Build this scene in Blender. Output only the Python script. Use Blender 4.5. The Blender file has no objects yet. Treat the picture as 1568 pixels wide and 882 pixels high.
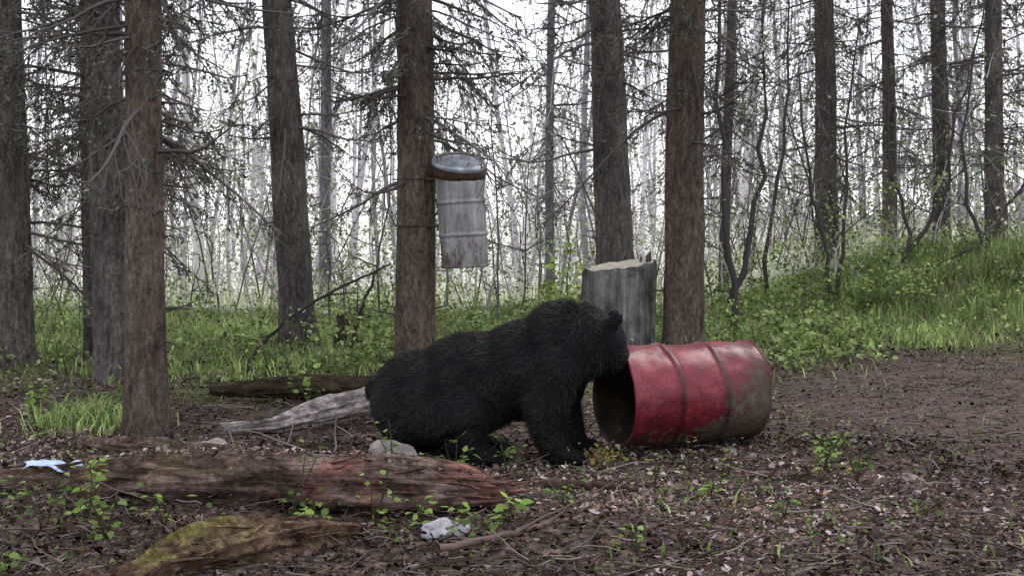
import bpy, bmesh, math
import numpy as np
from mathutils import Vector, noise, Matrix
rng = np.random.default_rng(7)
scene = bpy.context.scene

# ------------------------------------------------------------------ helpers
def sstep(a, b, x):
    t = np.clip((np.asarray(x, float) - a) / (b - a), 0, 1)
    return t * t * (3 - 2 * t)

def H(x, y):
    x = np.asarray(x, float); y = np.asarray(y, float)
    z = 0.022*np.sin(1.7*x+.5)*np.sin(1.3*y+.4) + 0.014*np.sin(3.1*x+1.1*y) + 0.010*np.sin(5.3*y-2.2*x+1)
    z = z + 0.04*np.exp(-((x-1.0)**2/0.9+(y-8.3)**2/0.5))
    z = z + 0.06*np.exp(-((x+1.6)**2/1.2+(y-7.0)**2/0.25))
    z = z + (0.80*sstep(2.9, 6.6, x+(y-15)*0.12)+0.08*np.sin(x*1.3+y*.7)*sstep(3,6,x))*sstep(13.3, 17.5, y)*(1-0.4*sstep(24,60,y))
    left = 1 - sstep(2.5, 8, x)
    z = z - 1.6*sstep(20, 40, y)*left
    z = z + 0.15*np.sin(.35*x)*np.sin(.28*y)*sstep(22, 45, y)
    return z
def pathmask(x,y):
    return sstep(1.7,2.5,x+.25*np.sin(y*1.3)-(y-8)*.06)*sstep(7.0,8.6,y+.3*np.sin(x*2))*(1-sstep(13,14.2,y))

class Acc:
    def __init__(s): s.v=[]; s.f4=[]; s.f3=[]; s.c=[]; s.n=0
    def add(s, v, f4=None, f3=None, col=(1,1,1)):
        v = np.asarray(v, float).reshape(-1,3)
        c = np.asarray(col, float)
        if c.ndim == 1: c = np.tile(c, (len(v),1))
        s.v.append(v); s.c.append(c)
        if f4 is not None and len(f4): s.f4.append(np.asarray(f4)+s.n)
        if f3 is not None and len(f3): s.f3.append(np.asarray(f3)+s.n)
        s.n += len(v)
    def build(s, name, mat, parent=None, smooth=False, loc=None):
        v = np.concatenate(s.v); c = np.concatenate(s.c)
        f4 = np.concatenate(s.f4) if s.f4 else np.zeros((0,4),int)
        f3 = np.concatenate(s.f3) if s.f3 else np.zeros((0,3),int)
        me = bpy.data.meshes.new(name)
        me.vertices.add(len(v)); me.vertices.foreach_set('co', v.ravel())
        nl = f4.size+f3.size
        me.loops.add(nl); me.loops.foreach_set('vertex_index', np.concatenate([f4.ravel(), f3.ravel()]).astype(np.int32))
        me.polygons.add(len(f4)+len(f3))
        st = np.concatenate([np.arange(len(f4))*4, f4.size+np.arange(len(f3))*3]).astype(np.int32)
        me.polygons.foreach_set('loop_start', st)
        me.update(calc_edges=True)
        a = me.color_attributes.new('Col', 'FLOAT_COLOR', 'POINT')
        a.data.foreach_set('color', np.concatenate([c, np.ones((len(c),1))],1).ravel())
        if smooth: me.polygons.foreach_set('use_smooth', np.ones(len(me.polygons), bool))
        me.validate()
        me.materials.append(mat)
        o = bpy.data.objects.new(name, me); scene.collection.objects.link(o)
        if parent: o.parent = parent
        return o

def norm(a): return a/np.maximum(np.linalg.norm(a,axis=-1,keepdims=True),1e-9)

def tubes(acc, P, R, S, col):
    P = np.asarray(P,float); R = np.asarray(R,float)
    N,K,_ = P.shape
    T = norm(np.gradient(P, axis=1))
    ref = np.where(np.abs(T[:,:1,2:3])>.8, np.array([1.,0,0]), np.array([0,0,1.]))
    ref = np.broadcast_to(ref, T.shape)
    A = norm(np.cross(T, ref)); B = np.cross(T, A)
    th = np.arange(S)*2*np.pi/S
    V = P[:,:,None,:] + R[:,:,None,None]*(A[:,:,None,:]*np.cos(th)[:,None]+B[:,:,None,:]*np.sin(th)[:,None])
    idx = np.arange(N*K*S).reshape(N,K,S)
    a = idx[:,:-1]; b = idx[:,1:]
    f = np.stack([a, np.roll(a,-1,2), np.roll(b,-1,2), b],-1).reshape(-1,4)
    c = np.asarray(col,float)
    if c.ndim==2: c = np.repeat(c, K*S, axis=0)
    acc.add(V.reshape(-1,3), f4=f, col=c)

def rand_unit(n):
    return norm(rng.normal(size=(n,3)))
def perp(u):
    return norm(np.cross(u, rand_unit(len(u))))

def leaves(acc, C, U, W, N, col):
    n = len(C)
    V = np.stack([C, C+.3*U+W*.9+N, C+.7*U+W*.65+N, C+U, C+.7*U-W*.65+N, C+.3*U-W*.9+N],1)
    b = np.arange(n)[:,None]*6
    f = np.concatenate([b+np.array([[0,1,2,3]]), b+np.array([[0,3,4,5]])])
    acc.add(V.reshape(-1,3), f4=f, col=np.repeat(col,6,axis=0))

def quads(acc, C, U, W, col):
    n = len(C)
    V = np.stack([C-U*.5, C+W*.5, C+U*.5, C-W*.5],1)
    acc.add(V.reshape(-1,3), f4=np.arange(n*4).reshape(n,4), col=np.repeat(col,4,axis=0))

def pick(cols, n, var=.2):
    cols = np.array(cols); c = cols[rng.integers(0,len(cols),n)]
    return c*(1+rng.uniform(-var,var,(n,1)))

# ------------------------------------------------------------------ materials
def newmat(name):
    m = bpy.data.materials.new(name); m.use_nodes = True
    nt = m.node_tree; nt.nodes.clear()
    out = nt.nodes.new('ShaderNodeOutputMaterial')
    return m, nt, out
def nd(nt, t, **kw):
    n = nt.nodes.new(t)
    for k,v in kw.items(): setattr(n,k,v)
    return n
def ramp(nt, fac, stops):
    r = nt.nodes.new('ShaderNodeValToRGB')
    e = r.color_ramp.elements
    while len(e) < len(stops): e.new(.5)
    for i,(p,c) in enumerate(stops):
        e[i].position = p; e[i].color = (*c,1) if len(c)==3 else c
    nt.links.new(fac, r.inputs[0]); return r
def coords(nt, scale=(1,1,1), kind='Object'):
    tc = nt.nodes.new('ShaderNodeTexCoord'); mp = nt.nodes.new('ShaderNodeMapping')
    mp.inputs['Scale'].default_value = scale
    nt.links.new(tc.outputs[kind], mp.inputs[0]); return mp.outputs[0]
def tex_noise(nt, vec, scale, detail=6, rough=.6):
    n = nd(nt,'ShaderNodeTexNoise'); n.inputs['Scale'].default_value=scale
    n.inputs['Detail'].default_value=detail; n.inputs['Roughness'].default_value=rough
    nt.links.new(vec, n.inputs['Vector']); return n
def mix(nt, fac, a, b, mode='MIX'):
    m = nd(nt,'ShaderNodeMix', data_type='RGBA', blend_type=mode)
    for s,v in ((0,fac),(6,a),(7,b)):
        if isinstance(v,(int,float)): m.inputs[s].default_value = v
        elif isinstance(v,tuple): m.inputs[s].default_value = (*v,1)
        else: nt.links.new(v, m.inputs[s])
    return m.outputs[2]
def principled(nt, out, col, rough=.9, bump=None, dist=.01, strength=1, metal=0, spec=.3):
    p = nd(nt,'ShaderNodeBsdfPrincipled')
    if isinstance(col,tuple): p.inputs['Base Color'].default_value=(*col,1)
    else: nt.links.new(col,p.inputs['Base Color'])
    if isinstance(rough,(int,float)): p.inputs['Roughness'].default_value=rough
    else: nt.links.new(rough,p.inputs['Roughness'])
    p.inputs['Metallic'].default_value = metal
    p.inputs['Specular IOR Level'].default_value = spec
    if bump is not None:
        b = nd(nt,'ShaderNodeBump'); b.inputs['Distance'].default_value=dist; b.inputs['Strength'].default_value=strength
        nt.links.new(bump,b.inputs['Height']); nt.links.new(b.outputs[0],p.inputs['Normal'])
    nt.links.new(p.outputs[0], out.inputs[0]); return p

def mat_attr(name, trans=0.0, rough=None, spec=.2):
    m,nt,out = newmat(name)
    a = nd(nt,'ShaderNodeAttribute', attribute_name='Col')
    col = a.outputs['Color']
    if rough is None:
        p = nd(nt,'ShaderNodeBsdfDiffuse'); nt.links.new(col,p.inputs[0]); nt.links.new(p.outputs[0],out.inputs[0])
    else: p = principled(nt,out,col,rough,spec=spec)
    if trans:
        t = nd(nt,'ShaderNodeBsdfTranslucent'); nt.links.new(col,t.inputs[0])
        ms = nd(nt,'ShaderNodeMixShader'); ms.inputs[0].default_value=trans
        nt.links.new(p.outputs[0],ms.inputs[1]); nt.links.new(t.outputs[0],ms.inputs[2])
        nt.links.new(ms.outputs[0],out.inputs[0])
    return m
M_leaf = mat_attr('leaf', .45)
M_crown = mat_attr('needles', 0)
M_litter = mat_attr('dry_leaf', 0)
M_twig = mat_attr('twig', 0)
M_far = mat_attr('distant_foliage', 0)

def mat_bark(name, dark, light, tint, vs=4.0, sc=22):
    m,nt,out = newmat(name)
    n1 = tex_noise(nt, coords(nt,(1,1,1/vs)), sc, 7, .75)
    n2 = tex_noise(nt, coords(nt,(1,1,.55)), 48, 5, .75)
    vo = nd(nt,'ShaderNodeTexVoronoi', feature='F1'); vo.inputs['Scale'].default_value=34
    nz = tex_noise(nt, coords(nt), 9, 3)
    dv = nd(nt,'ShaderNodeVectorMath',operation='MULTIPLY_ADD'); nt.links.new(nz.outputs['Color'],dv.inputs[0]); dv.inputs[1].default_value=(.12,.12,.12); nt.links.new(coords(nt,(1,1,.5)),dv.inputs[2])
    nt.links.new(dv.outputs[0],vo.inputs['Vector'])
    r1 = ramp(nt,n1.outputs[0],[(.30,dark),(.50,light),(.70,tint)])
    r2 = ramp(nt,n2.outputs[0],[(.32,(.45,.45,.45)),(.5,(1,1,1)),(.7,(1.5,1.5,1.5))])
    rv = ramp(nt,vo.outputs[0],[(.2,(1.15,1.15,1.15)),(.75,(.55,.55,.55))])
    big = tex_noise(nt, coords(nt,(1,1,.5)), 1.9, 4)
    r3 = ramp(nt,big.outputs[0],[(.35,(.62,.62,.64)),(.65,(1.25,1.2,1.12))])
    c = mix(nt,.8,r1.outputs[0],r2.outputs[0],'MULTIPLY'); c = mix(nt,.7,c,rv.outputs[0],'MULTIPLY'); c = mix(nt,1.0,c,r3.outputs[0],'MULTIPLY')
    hs = mix(nt,.5,n1.outputs[0],n2.outputs[0])
    principled(nt,out,c,.95,hs,.035,1.0,spec=.08)
    return m
M_bark = mat_bark('bark_grey',(.045,.041,.040),(.13,.12,.118),(.22,.21,.205))
M_barkb = mat_bark('bark_brown',(.043,.035,.031),(.13,.108,.092),(.21,.175,.155))
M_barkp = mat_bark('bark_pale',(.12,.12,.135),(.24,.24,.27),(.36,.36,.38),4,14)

def mat_ground():
    m,nt,out = newmat('forest_floor')
    vec = coords(nt)
    n1 = tex_noise(nt,vec,9,10,.72); n2 = tex_noise(nt,vec,.7,4,.6); n3 = tex_noise(nt,vec,38,6,.7)
    vo = nd(nt,'ShaderNodeTexVoronoi'); vo.inputs['Scale'].default_value=26; nt.links.new(vec,vo.inputs['Vector'])
    base = ramp(nt,n1.outputs[0],[(.3,(.020,.015,.012)),(.5,(.064,.049,.041)),(.66,(.13,.104,.094)),(.8,(.26,.215,.20))])
    sep = nd(nt,'ShaderNodeSeparateColor'); nt.links.new(vo.outputs['Color'],sep.inputs[0])
    lv = ramp(nt,sep.outputs[0],[(0,(.4,.38,.38)),(.6,(1,.97,.95)),(1,(2.0,1.8,1.75))])
    c = mix(nt,.8,base.outputs[0],lv.outputs[0],'MULTIPLY')
    n3r = ramp(nt,n3.outputs[0],[(.35,(.4,.4,.4)),(.65,(1.6,1.6,1.6))]); c = mix(nt,.8,c,n3r.outputs[0],'MULTIPLY')
    a = nd(nt,'ShaderNodeAttribute',attribute_name='Col'); sp = nd(nt,'ShaderNodeSeparateColor'); nt.links.new(a.outputs['Color'],sp.inputs[0])
    g = ramp(nt,n1.outputs[0],[(.3,(.05,.068,.022)),(.55,(.13,.17,.06)),(.75,(.21,.26,.10))])
    gm = nd(nt,'ShaderNodeMath',operation='MULTIPLY'); nt.links.new(sp.outputs[0],gm.inputs[0]); 
    gr = ramp(nt,n2.outputs[0],[(.35,(.30,.30,.30)),(.6,(.92,.92,.92))]); nt.links.new(gr.outputs[0],gm.inputs[1])
    c = mix(nt,gm.outputs[0],c,g.outputs[0])
    soil = ramp(nt,n3.outputs[0],[(.3,(.036,.027,.023)),(.5,(.088,.068,.060)),(.72,(.20,.162,.147))])
    soil2 = ramp(nt,n1.outputs[0],[(.3,(.45,.45,.45)),(.7,(1.45,1.4,1.38))])
    c = mix(nt,sp.outputs[2],c,mix(nt,1.0,soil.outputs[0],soil2.outputs[0],'MULTIPLY'))
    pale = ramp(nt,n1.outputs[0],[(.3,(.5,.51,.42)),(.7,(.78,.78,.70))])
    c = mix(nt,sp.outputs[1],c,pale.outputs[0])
    hb = mix(nt,.5,n1.outputs[0],sep.outputs[0])
    principled(nt,out,c,.95,hb,.03,.9,spec=.1)
    return m
M_ground = mat_ground()

# ------------------------------------------------------------------ ground
def axis(lo, hi, a, b, step):
    mid = np.arange(a,b,step)
    def ext(s,e,n):
        t = np.linspace(0,1,n+1)[1:]; return s+(e-s)*t**2.2
    return np.concatenate([ext(a,lo,34)[::-1], mid, ext(mid[-1],hi,44)])
xs = axis(-260,260,-8,9,.07); ys = axis(-120,420,3.5,24,.08)
X,Y = np.meshgrid(xs,ys)
Z = H(X,Y)
near = (np.abs(X)<10)&(Y>2)&(Y<26)
Zr = np.zeros_like(Z)
for i,j in np.argwhere(near):
    p = Vector((X[i,j]*2.2,Y[i,j]*2.2,0)); q = Vector((X[i,j]*7,Y[i,j]*7,3))
    Zr[i,j] = .022*noise.noise(p)+.012*noise.noise(q)
Z = Z+Zr
grass_mask = np.clip(sstep(9.6,12.3,Y+.35*np.sin(X*2.2))*(1-sstep(.9,2.6,X-(Y-12)*.25)) + sstep(13.3,14.8,Y+.25*np.sin(X*3)) ,0,1)
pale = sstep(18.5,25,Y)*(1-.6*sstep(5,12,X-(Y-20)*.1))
V = np.stack([X,Y,Z],-1).reshape(-1,3)
ny,nx = X.shape
idx = np.arange(ny*nx).reshape(ny,nx)
F = np.stack([idx[:-1,:-1],idx[:-1,1:],idx[1:,1:],idx[1:,:-1]],-1).reshape(-1,4)
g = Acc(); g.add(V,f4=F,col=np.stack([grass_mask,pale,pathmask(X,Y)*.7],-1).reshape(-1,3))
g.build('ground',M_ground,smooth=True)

# ------------------------------------------------------------------ trees
def trunk_mesh(acc, x, y, r, top, lx, ly, flare=.35, seed=0, sides=26, rings=70):
    z0 = float(H(x,y))-.12
    t = np.linspace(0,1,rings)**1.3
    zz = z0+(top-z0)*t
    V = np.zeros((rings,sides,3))
    for i,z in enumerate(zz):
        h = z-z0
        rr = r*(1-.75*max(0,h-1)/(top))*(1+flare*math.exp(-h/.18)+.12*math.exp(-h/.8))
        cx = x+lx*h/3.6+.02*math.sin(h*.9+seed); cy = y+ly*h/3.6
        for k in range(sides):
            a = 2*math.pi*k/sides
            ns = noise.noise(Vector((math.cos(a)*1.6+seed*7,math.sin(a)*1.6,h*.7)))*.12+noise.noise(Vector((math.cos(a)*5+seed*3,math.sin(a)*5,h*2.5)))*.09
            root = .35*math.exp(-h/.15)*max(0,math.cos(a*4+seed))*flare*2
            q = rr*(1+ns+root)
            V[i,k] = (cx+q*math.cos(a),cy+q*math.sin(a),z)
    idx = np.arange(rings*sides).reshape(rings,sides)
    f = np.stack([idx[:-1],np.roll(idx[:-1],-1,1),np.roll(idx[1:],-1,1),idx[1:]],-1).reshape(-1,4)
    acc.add(V.reshape(-1,3),f4=f)

def curve_pts(S, D, L, K, droop, up, wig=.04):
    t = np.linspace(0,1,K)[None,:,None]
    n = len(S)
    P = S[:,None,:]+D[:,None,:]*L[:,None,None]*t
    P[:,:,2] += (-droop[:,None]*t[:,:,0]**1.4 + up[:,None]*t[:,:,0]**3)*L[:,None]
    w = np.cumsum(rng.normal(size=(n,K,3))*wig,axis=1)*L[:,None,None]*t
    return P+w

def dead_branches(acc, bx, by, lx, ly, r, n, z0, z1, L0, L1, tw=9, nb=2.0, col=((.085,.078,.074),(.14,.13,.125))):
    z = rng.uniform(z0,z1,n)
    a = rng.uniform(0,2*np.pi,n)
    D = np.stack([np.cos(a),np.sin(a),rng.uniform(-.1,.3,n)],1)
    h = z-float(H(bx,by))
    S = np.stack([bx+lx*h/3.6,by+ly*h/3.6,z],1)+D*r*.5
    L = rng.uniform(L0,L1,n)*(.6+.4*rng.random(n))
    P = curve_pts(S,D,L,8,rng.uniform(.2,.9,n),rng.uniform(0,.5,n),.025)
    R = np.linspace(1,.25,8)[None]*rng.uniform(.008,.018,n)[:,None]
    c = pick(col,n)
    tubes(acc,P,R,4,c)
    m = n*tw
    bi = np.repeat(np.arange(n),tw); k = rng.uniform(.9,6.8,m); k0 = k.astype(int); fr = (k-k0)[:,None]
    S2 = P[bi,k0]*(1-fr)+P[bi,k0+1]*fr
    T = norm(P[bi,k0+1]-P[bi,k0]); side_v = norm(np.cross(T,[0,0,1.]))*rng.choice([-1,1],m)[:,None]
    D2 = norm(T*rng.uniform(.4,1,(m,1))+side_v*rng.uniform(.4,1.1,(m,1))+np.array([0,0,1.])*rng.uniform(-1.2,.2,(m,1)))
    L2 = L[bi]*rng.uniform(.15,.55,m)*(1.1-k/9)
    P2 = curve_pts(S2,D2,L2,5,rng.uniform(.1,.7,m),rng.uniform(0,.4,m),.06)
    tubes(acc,P2,np.linspace(1,.45,5)[None]*rng.uniform(.0035,.0075,m)[:,None],3,c[bi])
    q = m*3; bi3 = np.repeat(np.arange(m),3); k = rng.uniform(.6,3.9,q); k0=k.astype(int); fr=(k-k0)[:,None]
    S3 = P2[bi3,k0]*(1-fr)+P2[bi3,k0+1]*fr
    D3 = norm(rand_unit(q)+D2[bi3]+np.array([0,0,-.5])); L3=L2[bi3]*rng.uniform(.2,.55,q)
    P3 = curve_pts(S3,D3,L3,3,rng.uniform(0,.5,q),np.zeros(q),.06)
    tubes(acc,P3,np.linspace(1,.6,3)[None]*rng.uniform(.0025,.0045,q)[:,None],3,c[bi[bi3]])
    w = int(q*nb); b4=rng.integers(0,q,w); C=P3[b4,rng.integers(0,3,w)]+rng.normal(size=(w,3))*.012
    U = rand_unit(w); W = perp(U)
    quads(acc,C,U*rng.uniform(.02,.06,(w,1)),W*rng.uniform(.008,.02,(w,1)),pick([(.12,.13,.10),(.08,.09,.065),(.17,.17,.15)],w))

def crown_mesh():
    acc = Acc()
    n=64; z = 6.2+9.0*rng.random(n)**.9; a=rng.uniform(0,2*np.pi,n)
    L=(15.6-z)*.19+.35
    D=np.stack([np.cos(a),np.sin(a),np.full(n,-.12)],1); S=np.stack([0*z,0*z,z],1)
    P=curve_pts(S,D,L,5,np.full(n,.3),np.full(n,.2),.02)
    tubes(acc,P,np.linspace(.02,.005,5)[None]*np.ones((n,1)),3,(.07,.055,.045))
    m=n*20; bi=np.repeat(np.arange(n),20); k=rng.uniform(.4,3.99,m);k0=k.astype(int);fr=(k-k0)[:,None]
    C=P[bi,k0]*(1-fr)+P[bi,k0+1]*fr
    U=norm(norm(np.cross(D[bi],[0,0,1.]))*rng.choice([-1,1],m)[:,None]+D[bi]*.6+rng.normal(size=(m,3))*.25+np.array([0,0,-.4]))
    Ln=rng.uniform(.2,.45,(m,1))
    quads(acc,C+U*Ln*.5,U*Ln,perp(U)*.12,pick([(.035,.06,.025),(.05,.08,.035),(.025,.045,.02)],m))
    return acc
def spruce(x,y,r,lx=0,ly=0,mat=None,nb=26,z0=1.4,z1=5.2,L0=.5,L1=1.6,seed=0,top=15.5,flare=.35,tw=9,bits=2.0):
    e = bpy.data.objects.new('spruce_tree',None); scene.collection.objects.link(e)
    a=Acc(); trunk_mesh(a,x,y,r,top,lx,ly,flare,seed); a.build('trunk',mat or M_bark,e,True)
    b=Acc(); dead_branches(b,x,y,lx,ly,r,nb,z0,z1,L0,L1,tw,bits)
    n=34; z=rng.uniform(.5,5,n); an=rng.uniform(0,2*np.pi,n); D=np.stack([np.cos(an),np.sin(an),rng.uniform(-.3,.3,n)],1)
    S=np.stack([x+lx*z/3.6,y+ly*z/3.6,z],1)+D*r*.75
    tubes(b,curve_pts(S,D,rng.uniform(.06,.25,n),3,np.zeros(n),np.zeros(n)),np.array([[.010,.007,.004]])*np.ones((n,1)),4,(.09,.08,.075))
    b.build('dead_branches',M_twig,e)
    c=crown_mesh(); c.v=[v+np.array([x,y,0])+np.stack([lx*v[:,2]/3.6,ly*v[:,2]/3.6,0*v[:,2]],1) for v in c.v]
    c.build('crown',M_crown,e)
    return e
spruce(-4.52,12.6,.185,mat=M_bark,seed=1,nb=44,z0=1.1,L0=.7,L1=1.9,bits=5)
spruce(-3.27,11.5,.150,lx=-.04,mat=M_bark,seed=2,nb=66,z0=1.3,z1=4.2,L0=.5,L1=1.5,bits=5)
spruce(-3.92,13.2,.10,mat=M_bark,seed=3,nb=50,z0=1.3,z1=4.6,L0=.5,L1=1.5,bits=5)
spruce(-2.28,8.8,.115,lx=-.01,mat=M_barkb,seed=4,nb=46,z0=1.75,z1=3.4,L0=.4,L1=1.1,bits=3,flare=.5)
spruce(-2.22,14.8,.175,lx=-.24,mat=M_bark,seed=5,nb=44,z0=2.0,L0=.6,L1=1.8,bits=3)
spruce(-.77,11.0,.150,lx=0,mat=M_barkb,seed=6,nb=64,z0=1.6,z1=3.8,L0=.4,L1=1.4,bits=3)
spruce(1.15,15.6,.205,lx=-.10,mat=M_bark,seed=7,nb=46,z0=2.1,L0=.6,L1=1.9,bits=3)
spruce(1.56,13.0,.185,lx=.07,mat=M_barkb,seed=8,nb=48,z0=2.0,z1=4.8,L0=.5,L1=1.7,bits=3)
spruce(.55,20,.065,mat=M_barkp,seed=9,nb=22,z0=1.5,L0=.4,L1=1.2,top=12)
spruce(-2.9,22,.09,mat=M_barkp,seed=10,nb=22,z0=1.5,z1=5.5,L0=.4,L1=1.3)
spruce(4.95,22,.17,lx=-.12,mat=M_bark,seed=11,nb=56,z0=1.8,z1=5.3,L0=.7,L1=2.2,bits=3)
spruce(6.45,24,.12,lx=-.1,mat=M_bark,seed=12,nb=40,z0=1.9,z1=5.6,L0=.7,L1=2,bits=3)
spruce(6.72,22,.13,lx=-.1,mat=M_bark,seed=13,nb=40,z0=2.0,z1=5.3,L0=.7,L1=2,bits=3)
spruce(7.05,20.6,.135,lx=-.04,mat=M_bark,seed=14,nb=44,z0=2.2,z1=5.2,L0=.6,L1=2,bits=4)
spruce(8.3,22.5,.10,mat=M_bark,seed=15,nb=30,z0=2.0,z1=5.3,L0=.6,L1=1.8)
spruce(3.1,20.5,.075,lx=.05,mat=M_bark,seed=16,nb=50,z0=2.2,z1=5.0,L0=.6,L1=2,bits=4)
spruce(-6.6,16,.16,mat=M_bark,seed=17,nb=26,z0=1.5,L0=.6,L1=1.8,bits=3)

def sapling(x,y,stems,name='sapling_tree',rb=.03,col=(.065,.06,.06),nb=6):
    acc=Acc(); z=float(H(x,y))
    for st in stems:
        st=np.array(st,float); K=12
        t=np.linspace(0,1,len(st)); tt=np.linspace(0,1,K)
        P=np.stack([np.interp(tt,t,st[:,i]) for i in range(3)],1); 
        for _ in range(2): P[1:-1]=(P[:-2]+2*P[1:-1]+P[2:])/4
        P=P+np.array([x,y,z-.03])+np.concatenate([np.zeros((1,3)),rng.normal(size=(K-1,3))*rb*.7]); 
        tubes(acc,P[None],np.linspace(rb,rb*.3,K)[None],7,col)
        n=nb; k=rng.integers(3,K-1,n); a=rng.uniform(0,6.28,n)
        D=norm(np.stack([np.cos(a),.5*np.sin(a),rng.uniform(.1,.8,n)],1)); L=rng.uniform(.4,1.1,n)
        P2=curve_pts(P[k],D,L,6,np.zeros(n),rng.uniform(-.1,.4,n),.04)
        tubes(acc,P2,np.linspace(.009,.003,6)[None]*np.ones((n,1)),4,col)
        m=n*6;bi=np.repeat(np.arange(n),6);S=P2[bi,rng.integers(1,6,m)];D3=norm(D[bi]+rand_unit(m)*.9)
        P3=curve_pts(S,D3,rng.uniform(.1,.4,m),4,np.zeros(m),np.zeros(m),.05)
        tubes(acc,P3,np.linspace(.004,.002,4)[None]*np.ones((m,1)),3,col)
        q=m*3; C=P3[rng.integers(0,m,q),rng.integers(1,4,q)]; U=rand_unit(q)
        quads(acc,C,U*rng.uniform(.03,.06,(q,1)),perp(U)*.03,pick([(.16,.20,.09),(.1,.13,.06),(.25,.28,.18)],q))
    return acc.build(name,M_twig)
sapling(2.46,15.8,[[(0,0,0),(0,0,.9),(-.12,0,2),(-.14,0,3.3),(-.2,0,5)],[(0,0,.45),(.12,.05,.9),(.33,.1,1.7),(.42,.1,2.6),(.38,.1,4.2)]],rb=.045)
sapling(4.0,17.5,[[(0,0,0),(-.1,0,.8),(-.35,0,1.8),(-.45,0,3)],[(0,0,0),(.15,0,.8),(.1,0,1.9),(.3,0,3.6)]],rb=.032)
sapling(5.0,18,[[(0,0,0),(.1,0,.7),(-.25,0,1.6),(-.2,0,3.2)],[(0,0,.3),(.5,0,.9),(.6,0,1.9),(.9,0,3)]],rb=.032)
sapling(3.3,18.5,[[(0,0,0),(.05,0,1.3),(.35,0,2.6),(.3,0,4.6)]],rb=.035)
sapling(6.0,17.8,[[(0,0,0),(-.3,0,.8),(-.35,0,1.9),(0,0,3.4)],[(0,0,.1),(.3,0,.7),(.7,0,1.2)]],rb=.03)
sapling(-.2,18.2,[[(0,0,0),(.02,0,1.2),(-.1,0,2.6),(.1,0,4)]],rb=.016,col=(.14,.13,.13))
sapling(.1,17,[[(0,0,0),(.1,0,.9),(.05,0,1.8),(.3,0,3)]],rb=.013,col=(.10,.10,.10))
sapling(-1.55,17,[[(0,0,0),(-.1,0,.9),(.15,0,1.8),(0,0,3.4)]],rb=.016,col=(.09,.085,.08))

# ------------------------------------------------------------------ distant trees (one mass)
far=Acc()
N=360; d=30+60*rng.random(N); u=rng.uniform(-.60,.60,N); x=u*d
K=7; hgt=rng.uniform(6,17,N); r=rng.uniform(.02,.075,N)*(1+.4*(d/60))*np.where(rng.random(N)<.12,1.8,1); z=H(x,d)-.1
t=np.linspace(0,1,K)
lean=rng.normal(size=(N,2))*.08
P=np.zeros((N,K,3)); P[:,:,0]=x[:,None]+lean[:,:1]*hgt[:,None]*t+np.cumsum(rng.normal(size=(N,K))*.13,1); P[:,:,1]=d[:,None]+lean[:,1:]*hgt[:,None]*t
P[:,:,2]=z[:,None]+hgt[:,None]*t
cc=pick([(.42,.40,.44),(.52,.50,.54),(.62,.61,.62),(.21,.20,.23)],N,.2)  # stem colours lightened: distance haze is painted in, no volume
tubes(far,P,r[:,None]*np.linspace(1,.35,K)[None],6,cc)
nbm=14
m=N*nbm; bi=np.repeat(np.arange(N),nbm); k=rng.uniform(.4,5.9,m);k0=k.astype(int);fr=(k-k0)[:,None]
S=P[bi,k0]*(1-fr)+P[bi,k0+1]*fr; a=rng.uniform(0,6.28,m)
D=norm(np.stack([np.cos(a),np.sin(a),rng.uniform(-.5,.8,m)],1)); L=rng.uniform(.6,2.4,m)
P2=curve_pts(S,D,L,5,rng.uniform(0,.5,m),rng.uniform(0,.3,m),.06)
tubes(far,P2,np.linspace(1,.4,5)[None]*rng.uniform(.008,.022,m)[:,None],3,cc[bi]*.75)
q=m*16; b=(m*rng.random(q)**1.7).astype(int); perm=rng.permutation(m); b=perm[b]; C=P2[b,rng.integers(1,5,q)]+rng.normal(size=(q,3))*np.array([.30,.30,.24])
U=rand_unit(q); W=perp(U); tone=(.5+.85*rng.random(m))[b][:,None]
quads(far,C,U*rng.uniform(.08,.22,(q,1)),W*rng.uniform(.06,.13,(q,1)),pick([(.32,.36,.27),(.44,.48,.39),(.56,.58,.52),(.19,.22,.15)],q)*tone)  # far leaf colours paled too, standing in for haze
far.build('distant_trees',M_far)

th=Acc()
N=800; d=rng.uniform(17.5,38,N); x=rng.uniform(-.55,.6,N)*d; z=H(x,d)-.05; K=7
hgt=rng.uniform(.6,4.5,N)*np.where(rng.random(N)<.5,.6,1); a=rng.uniform(0,6.28,N); ln=rng.uniform(.1,.5,N)
D=np.stack([np.cos(a)*ln,np.sin(a)*ln,np.ones(N)],1)
P=curve_pts(np.stack([x,d,z],1),D,hgt,K,np.zeros(N),rng.uniform(-.25,.05,N),.045)
cc=pick([(.18,.17,.17),(.33,.32,.32),(.52,.51,.50),(.08,.075,.075)],N)
tubes(th,P,rng.uniform(.006,.020,N)[:,None]*np.linspace(1,.3,K)[None],4,cc)
m=N*9;bi=np.repeat(np.arange(N),9);k=rng.integers(1,K,m);S=P[bi,k]
a=rng.uniform(0,6.28,m);D=norm(np.stack([np.cos(a),np.sin(a),rng.uniform(-.2,1.1,m)],1))
P2=curve_pts(S,D,hgt[bi]*rng.uniform(.1,.4,m),5,np.zeros(m),rng.uniform(-.2,.2,m),.06)
tubes(th,P2,np.linspace(1,.4,5)[None]*rng.uniform(.003,.008,m)[:,None],3,cc[bi])
q=m*4; b=rng.integers(0,m,q); C=P2[b,rng.integers(1,5,q)]+rng.normal(size=(q,3))*.08
U=rand_unit(q);W=perp(U)
quads(th,C,U*rng.uniform(.03,.09,(q,1)),W*rng.uniform(.02,.055,(q,1)),pick([(.28,.33,.15),(.42,.48,.26),(.52,.53,.44),(.18,.21,.11)],q))
th.build('shrub_thicket',M_far)

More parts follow.
